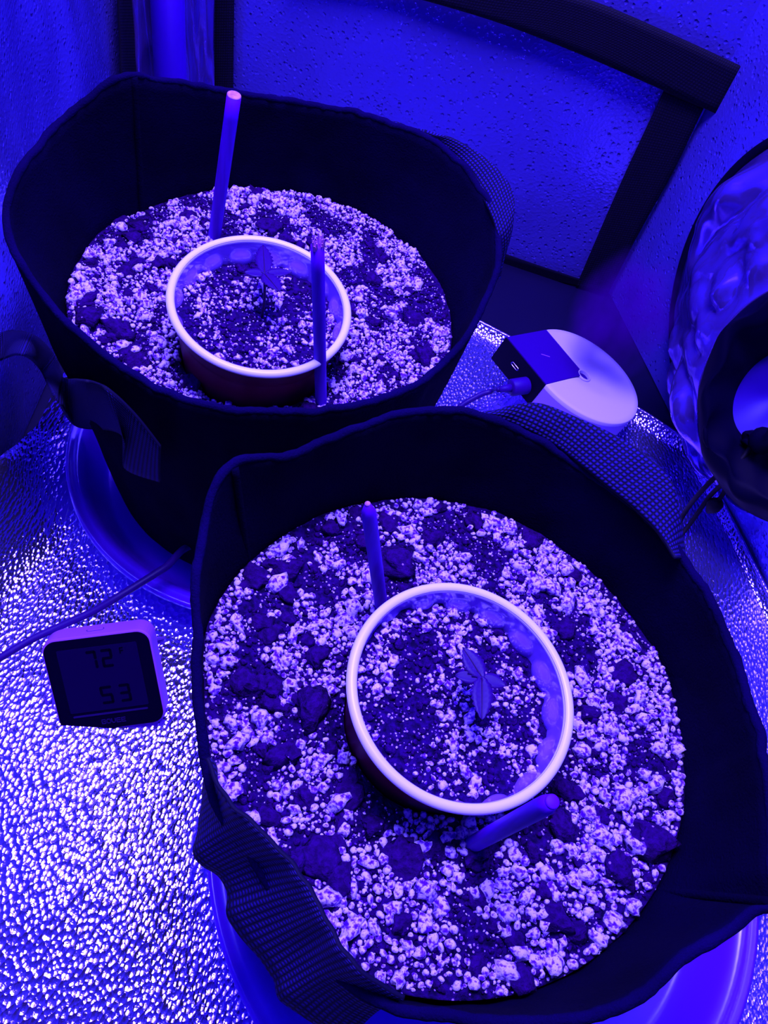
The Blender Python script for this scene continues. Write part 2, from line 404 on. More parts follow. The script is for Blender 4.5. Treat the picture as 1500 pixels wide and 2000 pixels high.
# ---------------------------------------------------------------- fabric pots
def polar_interp(tab, th):
    """tab sorted [(theta, r, z)], periodic smooth interpolation"""
    n = len(tab); th %= 2 * PI
    for i in range(n):
        a = tab[i]; b = tab[(i + 1) % n]; tb = b[0] + (2 * PI if i == n - 1 else 0); tt = th
        if i == n - 1 and tt < a[0]: tt += 2 * PI
        if a[0] <= tt <= tb:
            u = (tt - a[0]) / (tb - a[0]); p = tab[(i - 1) % n]; d = tab[(i + 2) % n]
            u = u * u * (3 - 2 * u) * 0.35 + u * 0.65
            return (a[1] + (b[1] - a[1]) * u, a[2] + (b[2] - a[2]) * u)
    return tab[0][1:]
def grow_bag(c, rimpx, base_c, base_r, label, seams_creases, creases, zs):
    t = empty('fabric_pot', (base_c[0], base_c[1], 0.007))
    tab = []
    for x, y, z in rimpx:
        p = at(x, y, z + CAMZ); d = Vector((p.x - c[0], p.y - c[1])); tab.append((math.atan2(d.y, d.x) % (2 * PI), d.length, z + CAMZ))
    tab.sort()
    N = 320; raw = [polar_interp(tab, 2 * PI * k / N) for k in range(N)]
    rim = []
    for k in range(N):
        rr = sum(raw[(k + j) % N][0] for j in range(-4, 5)) / 9; zz = sum(raw[(k + j) % N][1] for j in range(-4, 5)) / 9
        th = 2 * PI * k / N
        rr += 0.0012 * fbm(math.cos(th) * 5, math.sin(th) * 5, c[0] * 50); zz += 0.0018 * fbm(math.cos(th) * 7, math.sin(th) * 7, 3)
        for (tc, wdt, amp) in creases: rr += amp * math.exp(-(((th - tc + PI) % (2 * PI) - PI) / wdt) ** 2)
        rim.append((rr, zz))
    T = 0.0018; V = []; F = []; NR = 26; NI = 16
    ri = [min(0.1095, a_ - T - 0.0004) for a_, b_ in rim]; ri = [sum(ri[(k + j) % N] for j in range(-6, 7)) / 13 for k in range(N)]
    zb = 0.0085
    def wrinkle(th, u): return 0.0028 * fbm(math.cos(th) * 3, math.sin(th) * 3, u * 2.6 + c[0] * 30) * math.sin(PI * min(1, u * 1.15)) 
    for i in range(NR + 1):
        u = i / NR
        for k in range(N):
            th = 2 * PI * k / N; rr, zz = rim[k]
            cx = base_c[0] + (c[0] - base_c[0]) * min(1, u * 1.6); cy = base_c[1] + (c[1] - base_c[1]) * min(1, u * 1.6)
            rz = base_r + (rr + T - base_r) * u
            if u < 0.06: rz -= 0.006 * (1 - u / 0.06)
            rz += wrinkle(th, u)
            V.append((cx + rz * math.cos(th), cy + rz * math.sin(th), zb + (zz - zb) * u))
    for i in range(NI + 1):
        u = i / NI
        for k in range(N):
            th = 2 * PI * k / N; rr, zz = rim[k]; z1 = zs - 0.03
            rz = rr - T + (ri[k] - rr + T) * min(1, u * 1.5) ** 1.2; ins = 0.0012 * fbm(math.cos(th) * 6, math.sin(th) * 6, u * 3 + 5) * math.sin(PI * u)
            V.append((c[0] + (rz + ins) * math.cos(th), c[1] + (rz + ins) * math.sin(th), zz + (z1 - zz) * u))
    tot = NR + NI + 2
    for i in range(tot - 1):
        for k in range(N): F.append((i * N + k, i * N + (k + 1) % N, (i + 1) * N + (k + 1) % N, (i + 1) * N + k))
    F.append(tuple(range(N))[::-1])
    pyd('felt_body', V, F, M['felt'], t)
    # cut edge, slightly fuzzy and paler
    P = [Vector((c[0] + r_ * math.cos(2 * PI * k / N), c[1] + r_ * math.sin(2 * PI * k / N), z_)) for k, (r_, z_) in enumerate(rim)]
    EV = []; EF = []; S = 8
    for k in range(N):
        rad = (P[k] - Vector((c[0], c[1], P[k].z))).normalized(); fz = 0.0004 * random.random()
        for s_ in range(S):
            a = 2 * PI * s_ / S; EV.append(P[k] + rad * math.cos(a) * (0.0019 + fz) + Vector((0, 0, math.sin(a) * (0.0016 + fz))))
    for k in range(N):
        for s_ in range(S): EF.append((k * S + s_, k * S + (s_ + 1) % S, ((k + 1) % N) * S + (s_ + 1) % S, ((k + 1) % N) * S + s_))
    tag(pyd('cut_edge', EV, EF, M['felt_edge'], t), 'paler raw top edge of the felt')
    for ths in seams_creases:     # felt tube inside the wall
        k = int(ths / (2 * PI) * N) % N; rr, zz = rim[k]; pts = []
        for i in range(18):
            u = i / 17; rz = rr - T + (ri[k] - rr + T) * u; pts.append(Vector((c[0] + rz * math.cos(ths + 0.02 * u), c[1] + rz * math.sin(ths + 0.02 * u), zz + (zs - 0.01 - zz) * u)))
        a, b = tube(pts, 0.0019, 8); pyd('seam_or_crease', a, b, M['felt'], t)
    tag(t, label, 'fabric pot')
    return t, ri
ZS = 0.18
BC = (-0.100, 0.350); FC = (0.050, 0.145)
back_px = [(250, 145, -.247), (185, 178, -.252), (130, 230, -.262), (60, 300, -.266), (20, 370, -.272), (8, 450, -.285), (85, 575, -.302), (200, 690, -.312), (300, 755, -.312), (400, 790, -.307), (560, 803, -.307), (700, 790, -.307), (830, 740, -.303), (920, 640, -.297), (965, 545, -.288), (975, 470, -.282), (960, 400, -.276), (900, 320, -.272), (840, 272, -.270), (760, 240, -.268), (600, 205, -.272), (470, 185, -.270), (380, 168, -.263), (300, 155, -.254)]
front_px = [(440, 905, -.272), (405, 985, -.282), (395, 1050, -.288), (390, 1250, -.300), (395, 1400, -.306), (412, 1540, -.318), (480, 1650, -.322), (560, 1765, -.322), (640, 1880, -.318), (740, 1960, -.305), (900, 1990, -.297), (1180, 1985, -.285), (1340, 1860, -.283), (1500, 1752, -.275), (1490, 1500, -.275), (1455, 1350, -.280), (1400, 1200, -.285), (1300, 1050, -.288), (1200, 960, -.286), (1100, 890, -.284), (950, 815, -.276), (870, 800, -.275), (800, 805, -.275), (700, 835, -.276), (640, 860, -.278), (560, 893, -.276)]
def thof(c, x, y, z):
    p = at(x, y, z); return math.atan2(p.y - c[1], p.x - c[0]) % (2 * PI)
backbag, brim = grow_bag(BC, back_px, (-0.100, 0.356), 0.098, 'black felt fabric pot at the rear left, holding the cup with two upright stakes', [thof(BC, 262, 150, .262)], [], ZS)
frontbag, frim = grow_bag(FC, front_px, (0.068, 0.150), 0.092, 'black felt fabric pot in front, nearest the camera and cut by the lower edge', [thof(FC, 452, 912, .236), thof(FC, 1490, 1752, .232)], [(thof(FC, 1490, 1752, .232), 0.035, 0.007)], ZS)  # last tube is added to stand in for the right pleat's dark crease

# handles: webbing loops
def zpick(x, y, c, rad, near=True):
    best = None
    for i in range(400):
        z = 0.03 + 0.24 * i / 399; p = at(x, y, z); e = abs(math.hypot(p.x - c[0], p.y - c[1]) - rad)
        if best is None or e < best[0]: best = (e, p)
    return best[1]
A = [at(x, y, .228) for x, y in [(905, 818), (960, 815), (1020, 836), (1080, 868), (1130, 905), (1185, 950), (1240, 995), (1288, 1045), (1318, 1090)]]
B = [at(x, y, z) for x, y, z in [(925, 820, .218), (985, 796, .232), (1050, 787, .238), (1120, 812, .24), (1200, 850, .24), (1265, 893, .24), (1312, 942, .238), (1328, 1010, .23), (1338, 1100, .21)]]
ribbon('handle', A, B, M['web'], frontbag, 100, 0.0016, 8, 0.001, 0.0003)
A = [at(x, y, z) for x, y, z in [(404, 1480, .214), (440, 1556, .214), (500, 1612, .214), (570, 1685, .215), (612, 1745, .216), (648, 1815, .217), (700, 1890, .217), (790, 1950, .21)]]
B = [at(x, y, z) for x, y, z in [(400, 1520, .17), (392, 1600, .165), (382, 1672, .165), (440, 1722, .165), (452, 1800, .165), (525, 1890, .165), (560, 1960, .165), (680, 2030, .16)]]
ribbon('handle', A, B, M['web'], frontbag, 100, 0.0016, 8, 0.003, 0.0004)
A = [at(x, y, z) for x, y, z in [(760, 242, .232), (810, 256, .232), (865, 293, .232), (905, 335, .233), (940, 385, .233), (962, 430, .232), (972, 475, .225), (962, 530, .20)]]
B = [at(x, y, z) for x, y, z in [(775, 243, .23), (835, 258, .238), (890, 273, .242), (945, 306, .243), (985, 345, .243), (1004, 385, .24), (1000, 440, .232), (975, 545, .20)]]
ribbon('handle', A, B, M['web'], backbag, 100, 0.0016, 8, 0.001, 0.0003)
ps = [(313, 872, .122), (262, 808, .123), (205, 756, .127), (150, 741, .131), (122, 735, .136), (103, 692, .142), (62, 654, .148), (0, 650, .158), (-70, 690, .160)]
A = [zpick(x, y, BC, r_) for x, y, r_ in ps]
pq = [(313, 940, .117), (244, 912, .116), (236, 846, .121), (150, 832, .126), (112, 782, .132), (80, 722, .139), (45, 692, .147), (0, 704, .152), (-60, 740, .152)]
Bq = [zpick(x, y, BC, r_) for x, y, r_ in pq]
ribbon('handle', A, Bq, M['web'], backbag, 110, 0.0016, 8, 0.0005)

# ---------------------------------------------------------------- cups, soil, perlite, bark
ico = []
def rock_mesh(name, m, sub, amp, flat, seed):
    bm = bmesh.new(); bmesh.ops.create_icosphere(bm, subdivisions=sub, radius=1.0)
    s = random.uniform(0.75, 1.0), random.uniform(0.8, 1.15), random.uniform(*flat)
    for v in bm.verts:
        d = 1 + amp * noise.noise(v.co * 1.3 + Vector((seed, 0, 0))) + amp * 0.6 * noise.noise(v.co * 2.9 + Vector((seed, 5, 0)))
        v.co = Vector((v.co.x * s[0], v.co.y * s[1], v.co.z * s[2])) * d
    me = bpy.data.meshes.new(name); bm.to_mesh(me); bm.free(); me.materials.append(m)
    me.polygons.foreach_set('use_smooth', [True] * len(me.polygons)); return me
PM = [rock_mesh('perlite_nugget', M['perlite'], 2, 0.75, (0.6, 0.95), k * 7.3) for k in range(10)]
BM_ = [rock_mesh('bark_chunk', M['bark'], 2, 0.75, (0.35, 0.6), k * 3.1 + 50) for k in range(8)]
bmi = bmesh.new(); bmesh.ops.create_icosphere(bmi, subdivisions=1, radius=1.0)
IV = np.array([v.co[:] for v in bmi.verts]); IF = np.array([[v.index for v in f.verts] for f in bmi.faces]); bmi.free()
bmi = bmesh.new(); bmesh.ops.create_icosphere(bmi, subdivisions=2, radius=1.0)
IV2 = np.array([v.co[:] for v in bmi.verts]); IF2 = np.array([[v.index for v in f.verts] for f in bmi.faces]); bmi.free()

def crumbs(name, pts, sizes, m, parent, big=False):
    """many tiny lumps joined into one mesh"""
    iv, jf = (IV2, IF2) if big else (IV, IF)
    n = len(pts); nv = len(iv)
    V = np.empty((n, nv, 3)); 
    for i in range(n):
        q_, _ = np.linalg.qr(np.random.randn(3, 3))
        sc = sizes[i] * np.random.uniform(0.6, 1.15, 3)
        jit = 1 + np.random.uniform(-0.2, 0.2, (nv, 1)) * (0.6 if big else 1)
        V[i] = (iv * jit * sc) @ q_.T + pts[i]
    F = (jf[None] + (np.arange(n) * nv)[:, None, None]).reshape(-1, 3)
    me = bpy.data.meshes.new(name); me.from_pydata(V.reshape(-1, 3).tolist(), [], F.tolist()); me.update()
    o = link(name, me, m, parent, True); o['kind'] = 'stuff'; return o

def medium(name, c, R, zs, label, hole, dens, nbark, psize, npart, seed, cat, bumpy=0.0025, zfun=None, barks=(0.004, 0.008), extra_bark=(), rfun=None, skirt=(0.985, 0.022)):
    random.seed(seed); np.random.seed(seed)
    t = empty(name, (c[0], c[1], zs - 0.02))
    hc, hr = hole if hole else ((c[0], c[1]), 0.0)
    def zf(x, y):
        z = zs + bumpy * fbm(x * 28, y * 28, seed) + 0.0008 * fbm(x * 160, y * 160, seed, 3)
        if hole:
            d = math.hypot(x - hc[0], y - hc[1]) - hr
            z -= 0.008 * math.exp(-max(0, d) / 0.008)
        if zfun: z += zfun(x, y)
        return z
    # skirted surface, polar round the hole
    NT, NRr = 300, 90 if hole else 70; V = []; F = []
    for k in range(NT):
        th = 2 * PI * k / NT; dx, dy = math.cos(th), math.sin(th)
        ox, oy = hc[0] - c[0], hc[1] - c[1]
        bq = ox * dx + oy * dy; dist = -bq + math.sqrt(bq * bq - (ox * ox + oy * oy - R * R))
        if rfun:
            for _ in range(6): dist = dist * 0.5 + 0.5 * dist * rfun(math.atan2(hc[1] + dist * dy - c[1], hc[0] + dist * dx - c[0])) / math.hypot(hc[0] + dist * dx - c[0], hc[1] + dist * dy - c[1])
        r0 = hr if hole else 0.0004
        for j in range(NRr + 1):
            rr = r0 + (dist - r0) * j / NRr; x = hc[0] + rr * dx; y = hc[1] + rr * dy
            V.append((x, y, zf(x, y)))
        x = hc[0] + dist * dx; y = hc[1] + dist * dy
        V.append((hc[0] + dist * dx * skirt[0], hc[1] + dist * dy * skirt[0], zs - skirt[1]))
    W = NRr + 2
    for k in range(NT):
        for j in range(NRr + 1): F.append((k * W + j, k * W + j + 1, ((k + 1) % NT) * W + j + 1, ((k + 1) % NT) * W + j))
    me_o = pyd('soil_surface', V, F, M['soil'], t)
    def spot(mg):
        while True:
            x = random.uniform(-R, R); y = random.uniform(-R, R)
            if math.hypot(x, y) > (rfun(math.atan2(y, x)) if rfun else R) - mg: continue
            x += c[0]; y += c[1]
            if hole and math.hypot(x - hc[0], y - hc[1]) < hr + mg * 0.9: continue
            return x, y
    bk = []
    for i in range(nbark):
        s = random.uniform(*barks) * (1.0 if random.random() < 0.7 else 1.35)
        x, y = spot(s * 0.9)
        bk.append((x, y, s))
    for e in extra_bark: bk.append((e[0], e[1], e[2] * 0.62))
    for (x, y, s) in bk:
        o = bpy.data.objects.new('bark_chunk', random.choice(BM_)); C.objects.link(o); o.parent = t; o.matrix_parent_inverse = t.matrix_world.inverted()
        o.location = (x, y, zf(x, y) + s * 0.10); o.rotation_euler = (random.uniform(-.35, .35), random.uniform(-.35, .35), random.uniform(0, 6.3)); o.scale = (s, s * random.uniform(0.55, 0.9), s * random.uniform(0.7, 1))
    P = []
    tries = 0
    grid = {}
    while len(P) < dens and tries < dens * 40:
        tries += 1
        s = min(psize[1], psize[0] * math.exp(random.gauss(0, 0.5)))
        x, y = spot(s * 0.8)
        cl = fbm(x * 45, y * 45, seed * 2.0, 2)
        if random.random() > 0.40 + cl * 2.0: continue
        bad = False
        for (bx, by, bs) in bk:
            if (x - bx) ** 2 + (y - by) ** 2 < (bs * 0.62) ** 2: bad = True; break
        if bad: continue
        gx, gy = int(x / 0.006), int(y / 0.006)
        for ix in (-1, 0, 1):
            for iy in (-1, 0, 1):
                for (px, py, pz) in grid.get((gx + ix, gy + iy), ()):
                    if (x - px) ** 2 + (y - py) ** 2 < ((s + pz) * 0.72) ** 2: bad = True; break
        if bad: continue
        grid.setdefault((gx, gy), []).append((x, y, s)); P.append((x, y, s))
    P.sort(key=lambda p: -p[2])
    for (x, y, s) in P[:npart]:
        o = bpy.data.objects.new('perlite_nugget', random.choice(PM)); C.objects.link(o); o.parent = t; o.matrix_parent_inverse = t.matrix_world.inverted()
        o.location = (x, y, zf(x, y) + s * 0.35); o.rotation_euler = (random.uniform(-.6, .6), random.uniform(-.6, .6), random.uniform(0, 6.3)); o.scale = (s, s, s)
    rest = P[npart:]
    if rest: crumbs('perlite_granules', [np.array((x, y, zf(x, y) + s * 0.35)) for x, y, s in rest], [s for x, y, s in rest], M['perlite'], t, True)
    # dust sized crumbs
    nd_ = int(dens * 1.1); pts = []; sz = []
    for i in range(nd_):
        s = random.uniform(0.0003, 0.0008); x, y = spot(0.003); pts.append(np.array((x, y, zf(x, y) + s * 0.4))); sz.append(s)
    crumbs('fine_perlite', pts, sz, M['perlite'], t)
    pts = []; sz = []
    for i in range(int(dens * 1.3)):
        s = random.uniform(0.0006, 0.0018); x, y = spot(s * 2); pts.append(np.array((x, y, zf(x, y) + s * 0.2))); sz.append(s)
    crumbs('soil_crumbs', pts, sz, M['bark'], t)
    tag(t, label, cat); return t, zf

def cup(cen, axis, label, soil_label, seed, seeds_zone=None):
    """cen is the centre of the lip"""
    cen = Vector(cen); ax = Vector(axis).normalized(); H = 0.118; Rr = 0.0475
    base = cen - ax * H
    t = empty('drinking_cup', base)
    def prof(pr, name, m, mod=None, seg=112, label_=None):
        V, F = lathe(pr, base, seg, ax, mod); o = pyd(name, V, F, m, t)
        if label_: tag(o, label_)
    R2 = Rr - 0.0032
    taper = lambda z: R2 - (H - z) * 0.115
    prof([(0.001, 0.0), (taper(0) , 0.0)] + [(taper(z), z) for z in (0.03, 0.06, 0.085, 0.1, 0.106)] + [(R2 + 0.0003, 0.107), (R2 + 0.0006, H - 0.001)], 'cup_wall', M['red'], label_='glossy red outer wall of the cup')
    pin = []
    for k in range(25):
        z = H - 0.0005 - k * 0.0016; pin.append((R2 - 0.0008 - (H - z) * 0.115, z))
    pin += [(R2 - 0.001 - 0.06 * 0.115, H - 0.06), (0.02, H - 0.062)]
    def dent(i, th):
        z = i * 0.0016
        if i > 24: return 0
        a = (th * 16 / (2 * PI)) % 1.0 - 0.5
        e = 1 - (a / 0.40) ** 2 - ((z - 0.0125) / 0.0062) ** 2
        return -0.0028 * max(0, e) ** 0.7 if e > 0 else 0
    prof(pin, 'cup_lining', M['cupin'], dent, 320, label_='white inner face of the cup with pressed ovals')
    lp = [];
    for k in range(17):
        a = 2 * PI * k / 16; lp.append((Rr - 0.0022 + 0.0022 * math.cos(a), H - 0.0018 + 0.0020 * math.sin(a)))
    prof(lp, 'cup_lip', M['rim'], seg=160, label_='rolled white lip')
    tag(t, label, 'cup')
    return t, base, ax
N1 = (0.0632, -0.0730, 1); N2 = (0.0807, -0.0221, 1)
CB = Vector((-0.0929, 0.3125, CAMZ - 0.2951)); CFr = Vector((0.0515, 0.1409, CAMZ - 0.2986))
cup(CB, N1, 'red cup with a white lip, sunk in the rear left pot', '', 1)
cup(CFr, N2, 'red cup with a white lip, sunk in the front pot', '', 2)
def below(c, n, d):
    a = Vector(n).normalized(); return c - a * d
eb = []
for x, y, s in [(170, 600, .010), (225, 640, .011), (180, 515, .009), (235, 430, .008), (370, 745, .011), (240, 655, .012), (560, 400, .007), (735, 630, .008)]:
    p = at(x, y, ZS); eb.append((p.x, p.y, s))
hB = below(CB, N1, 0.035); hF = below(CFr, N2, 0.035)
def rf(tab): return lambda th: tab[int((th % (2 * PI)) / (2 * PI) * len(tab)) % len(tab)] - 0.0006
bmix, bz = medium('potting_mix', BC, 0.1085, ZS, 'perlite and bark potting mix filling the rear left pot', ((hB.x, hB.y), 0.0405), 2500, 85, (0.0018, 0.0044), 300, 11, 'potting mix', barks=(0.003, 0.0065), extra_bark=eb, rfun=rf(brim))
ef = []
for x, y, s in [(545, 1475, .013), (600, 1250, .008), (560, 1210, .008), (760, 1020, .012), (620, 1680, .013), (660, 1720, .012), (1120, 1120, .009), (1205, 1375, .010), (1210, 1700, .013), (1080, 1790, .012), (1180, 1600, .008), (1020, 1910, .013), (1060, 1745, .009), (500, 1130, .010), (1255, 1620, .009), (850, 1655, .012), (930, 1670, .011), (480, 1330, .009), (1170, 1590, .008), (1000, 1830, .010), (780, 1800, .009)]:
    p = at(x, y, ZS); ef.append((p.x, p.y, s))
fmix, fz = medium('potting_mix', FC, 0.1085, ZS, 'perlite and bark potting mix filling the front pot', ((hF.x, hF.y), 0.0405), 2200, 80, (0.0020, 0.0046), 300, 12, 'potting mix', barks=(0.003, 0.0075), extra_bark=ef, rfun=rf(frim))
# mix inside the cups, a tilted surface under the lip
def tilt(c, n, d, dx=0, dy=0):
    a = Vector(n).normalized(); o = c - a * d
    return o, (lambda x, y: -((x - o.x) * (a.x + dx) + (y - o.y) * (a.y + dy)) / a.z)
def well(o, px, depth):
    p = at(px[0], px[1], o.z); return lambda x, y: -depth * math.exp(-((x - p.x) ** 2 + (y - p.y) ** 2) / 0.008 ** 2)
o1, tz1 = tilt(CB, N1, 0.0125, 0.02, 0.06); w1 = well(o1, (515, 595), 0.003)
o2, tz2 = tilt(CFr, N2, 0.0105, 0.09, 0.06); w2 = well(o2, (900, 1400), 0.003)
cmixb, cz1 = medium('seedling_mix', (o1.x, o1.y), 0.0422, o1.z, 'fine speckled seedling mix inside the rear left cup', None, 330, 6, (0.00125, 0.0026), 150, 13, 'potting mix', 0.0012, lambda x, y: tz1(x, y) + w1(x, y), (0.002, 0.0035), skirt=(0.88, 0.010))
cmixf, cz2 = medium('seedling_mix', (o2.x, o2.y), 0.0424, o2.z, 'fine speckled seedling mix inside the front cup', None, 380, 8, (0.00125, 0.0028), 150, 14, 'potting mix', 0.0012, lambda x, y: tz2(x, y) + w2(x, y), (0.002, 0.0042), skirt=(0.88, 0.010))

# ---------------------------------------------------------------- stakes
def stake(b, tp, r, label, endr=None, split=False, group=None, dull=False):
    b = Vector(b); tp = Vector(tp); d = (tp - b).normalized()
    t = empty('stake', b)
    P = [b + (tp - b) * k / 10 for k in range(11)]
    R = [r] * 11
    if endr: R[10] = endr; P[10] = tp; P.insert(10, tp - d * r * 1.6); R.insert(10, r * 0.97)
    V, F = tube(P, R, 24)
    pyd('stake_shaft', V, F, M['stake'], t)
    er = endr or r
    if split:      # hammered, frayed end: little splinters
        a = d.cross(Vector((1, 0, 0))).normalized(); c2 = d.cross(a)
        bm = bmesh.new()
        for k in range(26):
            th = random.uniform(0, 6.28); q = r * math.sqrt(random.random()) * 0.95; o = tp + a * q * math.cos(th) + c2 * q * math.sin(th); h = random.uniform(0.001, 0.005); s = r * 0.2
            top = o + d * h + (a * math.cos(th) + c2 * math.sin(th)) * random.uniform(0, 0.001)
            vs_ = [bm.verts.new(o + a * s * math.cos(m_) + c2 * s * math.sin(m_) - d * 0.001) for m_ in (0, 1.57, 3.14, 4.71)]; v2 = [bm.verts.new(top + a * s * .5 * math.cos(m_) + c2 * s * .5 * math.sin(m_)) for m_ in (0, 1.57, 3.14, 4.71)]
            for j in range(4): bm.faces.new((vs_[j], vs_[(j + 1) % 4], v2[(j + 1) % 4], v2[j]))
            bm.faces.new(v2)
        tag(frombm('frayed_end', bm, M['stake_end'], t, False), 'pale splintered top end')
    else:
        V, F = tube([tp - d * 0.0002, tp + d * 0.0005, tp + d * 0.0008], [er * 0.99, er * 0.97, er * 0.8], 24); o = pyd('sawn_end', V, F, M['stake'] if dull else M['stake_end'], t)
        if not dull: tag(o, 'pale cut top end')
    tag(t, label, 'stake', group)
b = Vector((-0.1474, 0.3891, ZS)); tp = at(457, 190, .51 - .2379); tp = Vector((-0.1371, 0.3891, 0.2721)); d = (tp - b).normalized()
stake(b - d * 0.03, tp, 0.0037, 'tallest wooden stake behind the rear cup, with a clean sawn top')
b = Vector((-0.0507, 0.2934, ZS)); b = at(627, 782, ZS); v = ray(620, 480); tp = Vector((0, 0, CAMZ)) + v * (b.y / v.y) ; d = (tp - b).normalized()
stake(b - d * 0.03, tp, 0.0031, 'wooden stake with a frayed top in front of the rear cup lip', split=True)
b = at(745, 1185, ZS); v = ray(718, 985); tp = Vector((0, 0, CAMZ)) + v * (b.y / v.y); d = (tp - b).normalized()
stake(b - d * 0.03, tp, 0.0030, 'wooden stake with a blunt pointed top behind the front cup', endr=0.0012)
b = at(925, 1648, ZS); v = ray(1078, 1566); tp = Vector((0, 0, CAMZ)) + v * ((b.y - 0.004) / v.y); d = (tp - b).normalized()
stake(b - d * 0.03, tp, 0.0033, 'leaning wooden stake poking out below the front cup lip', endr=0.0024, dull=True)

# ---------------------------------------------------------------- seedlings
def leaf_mesh(root, tip, width, up, serr, cup_=0.15, n=16):
    root = Vector(root); tip = Vector(tip); ax = tip - root; L = ax.length; ax.normalize(); sd = ax.cross(up).normalized(); nn = sd.cross(ax).normalized()
    V = []; F = []; K = 5
    for side in (1, -1):
        for i in range(n + 1):
            u = i / n; wv = width * (math.sin(PI * u ** 0.85) ** 0.8) * (1 if u < 1 else 0) + 0.0001
            if serr and 0 < i < n: wv *= 1 + (0.20 if i % 2 else -0.08)
            sag = -0.10 * L * u * u
            for k in range(K):
                a = k / (K - 1) * 2 - 1
                hgt = cup_ * width * (a * a) + 0.10 * width * (1 if k % 2 else 0) + side * 0.00012
                V.append(root + ax * (L * u - (0.12 * width * (abs(a)) if serr else 0)) + sd * wv * a + nn * (hgt + sag))
    N = (n + 1) * K; q = lambda i, k, o: o * N + i * K + k
    for i in range(n):
        for k in range(K - 1):
            F.append((q(i, k, 0), q(i + 1, k, 0), q(i + 1, k + 1, 0), q(i, k + 1, 0))); F.append((q(i, k, 1), q(i, k + 1, 1), q(i + 1, k + 1, 1), q(i + 1, k, 1)))
        F.append((q(i, 0, 0), q(i, 0, 1), q(i + 1, 0, 1), q(i + 1, 0, 0))); F.append((q(i, K - 1, 0), q(i + 1, K - 1, 0), q(i + 1, K - 1, 1), q(i, K - 1, 1)))
    return V, F
def seedling(cpx, z, leaves, zf, label):
    c = at(cpx[0], cpx[1], z); g = Vector((c.x + 0.001, c.y - 0.004, 0)); g.z = zf(g.x, g.y) - 0.002
    t = empty('seedling', g)
    V, F = tube(catmull([g, Vector((g.x + 0.001, g.y, (g.z + c.z) / 2)), c], 12), 0.00075, 10); pyd('stem', V, F, M['stem'], t)
    for (x, y, dz, wd, serr, nm) in leaves:
        tip = at(x, y, z + dz); V, F = leaf_mesh(c, tip, wd, Vector((0, 0, 1)), serr); pyd(nm, V, F, M['leaf'], t)
        if serr:     # raised midrib
            V, F = tube([c.lerp(tip, k / 6) + Vector((0, 0, 0.0003 - 0.10 * (tip - c).length * (k / 6) ** 2)) for k in range(7)], [0.00035 * (1 - k / 9) for k in range(7)], 6); pyd('midrib', V, F, M['stem'], t)
    tag(t, label, 'seedling')
seedling((941, 1324), 0.2185, [(905, 1262, 0.002, 0.0040, True, 'true_leaf'), (943, 1405, 0.003, 0.0041, True, 'true_leaf'), (890, 1318, 0.001, 0.0031, False, 'seed_leaf'), (988, 1338, 0.001, 0.0031, False, 'seed_leaf')], cz2, 'small four-leaved seedling with serrated leaves growing in the front cup')
seedling((517, 536), 0.226, [(514, 472, 0.0, 0.0041, True, 'true_leaf'), (547, 566, 0.004, 0.0041, True, 'true_leaf'), (478, 530, 0.001, 0.0031, False, 'seed_leaf'), (570, 528, 0.001, 0.0031, False, 'seed_leaf')], cz1, 'small four-leaved seedling with serrated leaves growing in the rear left cup')

# ---------------------------------------------------------------- thermometer
def rotvec(v):
    v = Vector(v); return Matrix.Rotation(v.length, 3, v.normalized())
def rbox(w_, h_, d_, r_, bev=0.0, seg=8, z0=0.0, cx=0, cy=0):
    """rounded rectangle prism in local xy, thickness d going to -z from z0"""
    out = []
    for (sx, sy, a0) in ((1, 1, 0), (-1, 1, PI / 2), (-1, -1, PI), (1, -1, 1.5 * PI)):
        for k in range(seg + 1):
            a = a0 + PI / 2 * k / seg; out.append((sx * (w_ / 2 - r_) + r_ * math.cos(a), sy * (h_ / 2 - r_) + r_ * math.sin(a)))
    n = len(out); V = []; F = []
    lay = [(0, -d_ + bev), (0, -bev)] if not bev else [(bev, -d_), (0, -d_ + bev), (0, -bev), (bev * 0.3, -bev * 0.3), (bev, 0)]
    for ins, z in lay:
        sx = 1 - ins * 2 / w_; sy = 1 - ins * 2 / h_
        V += [Vector((x * sx + cx, y * sy + cy, z + z0)) for x, y in out]
    for l in range(len(lay) - 1):
        for k in range(n): F.append((l * n + k, l * n + (k + 1) % n, (l + 1) * n + (k + 1) % n, (l + 1) * n + k))
    F.append(tuple(range(n))[::-1]); F.append(tuple((len(lay) - 1) * n + k for k in range(n)))
    return V, F
mo = Vector((-0.1276, 0.1613, CAMZ - 0.4809)); mr = rotvec((0.9081, 0.0079, 0.4425)); MW = 0.063
mt = empty('thermometer', (mo.x, mo.y, 0.003))
def mp(name, VF, m, sm=False, par=None, lab=None):
    V, F = VF; o = pyd(name, [mr @ Vector(v) + mo for v in V], F, m, par or mt, sm)
    if lab: tag(o, lab)
    return o
case = mp('case', rbox(MW, MW, 0.0155, 0.0085, 0.0012), M['meter_case'])
mp('face_panel', rbox(MW - 0.0022, MW - 0.0022, 0.001, 0.0075, 0, 8, 0.0006), M['meter_face'], lab='dark glossy front panel')
lcd = mp('display', rbox(0.046, 0.042, 0.0004, 0.0008, 0, 3, 0.0009, 0, 0.0035), M['lcd'])
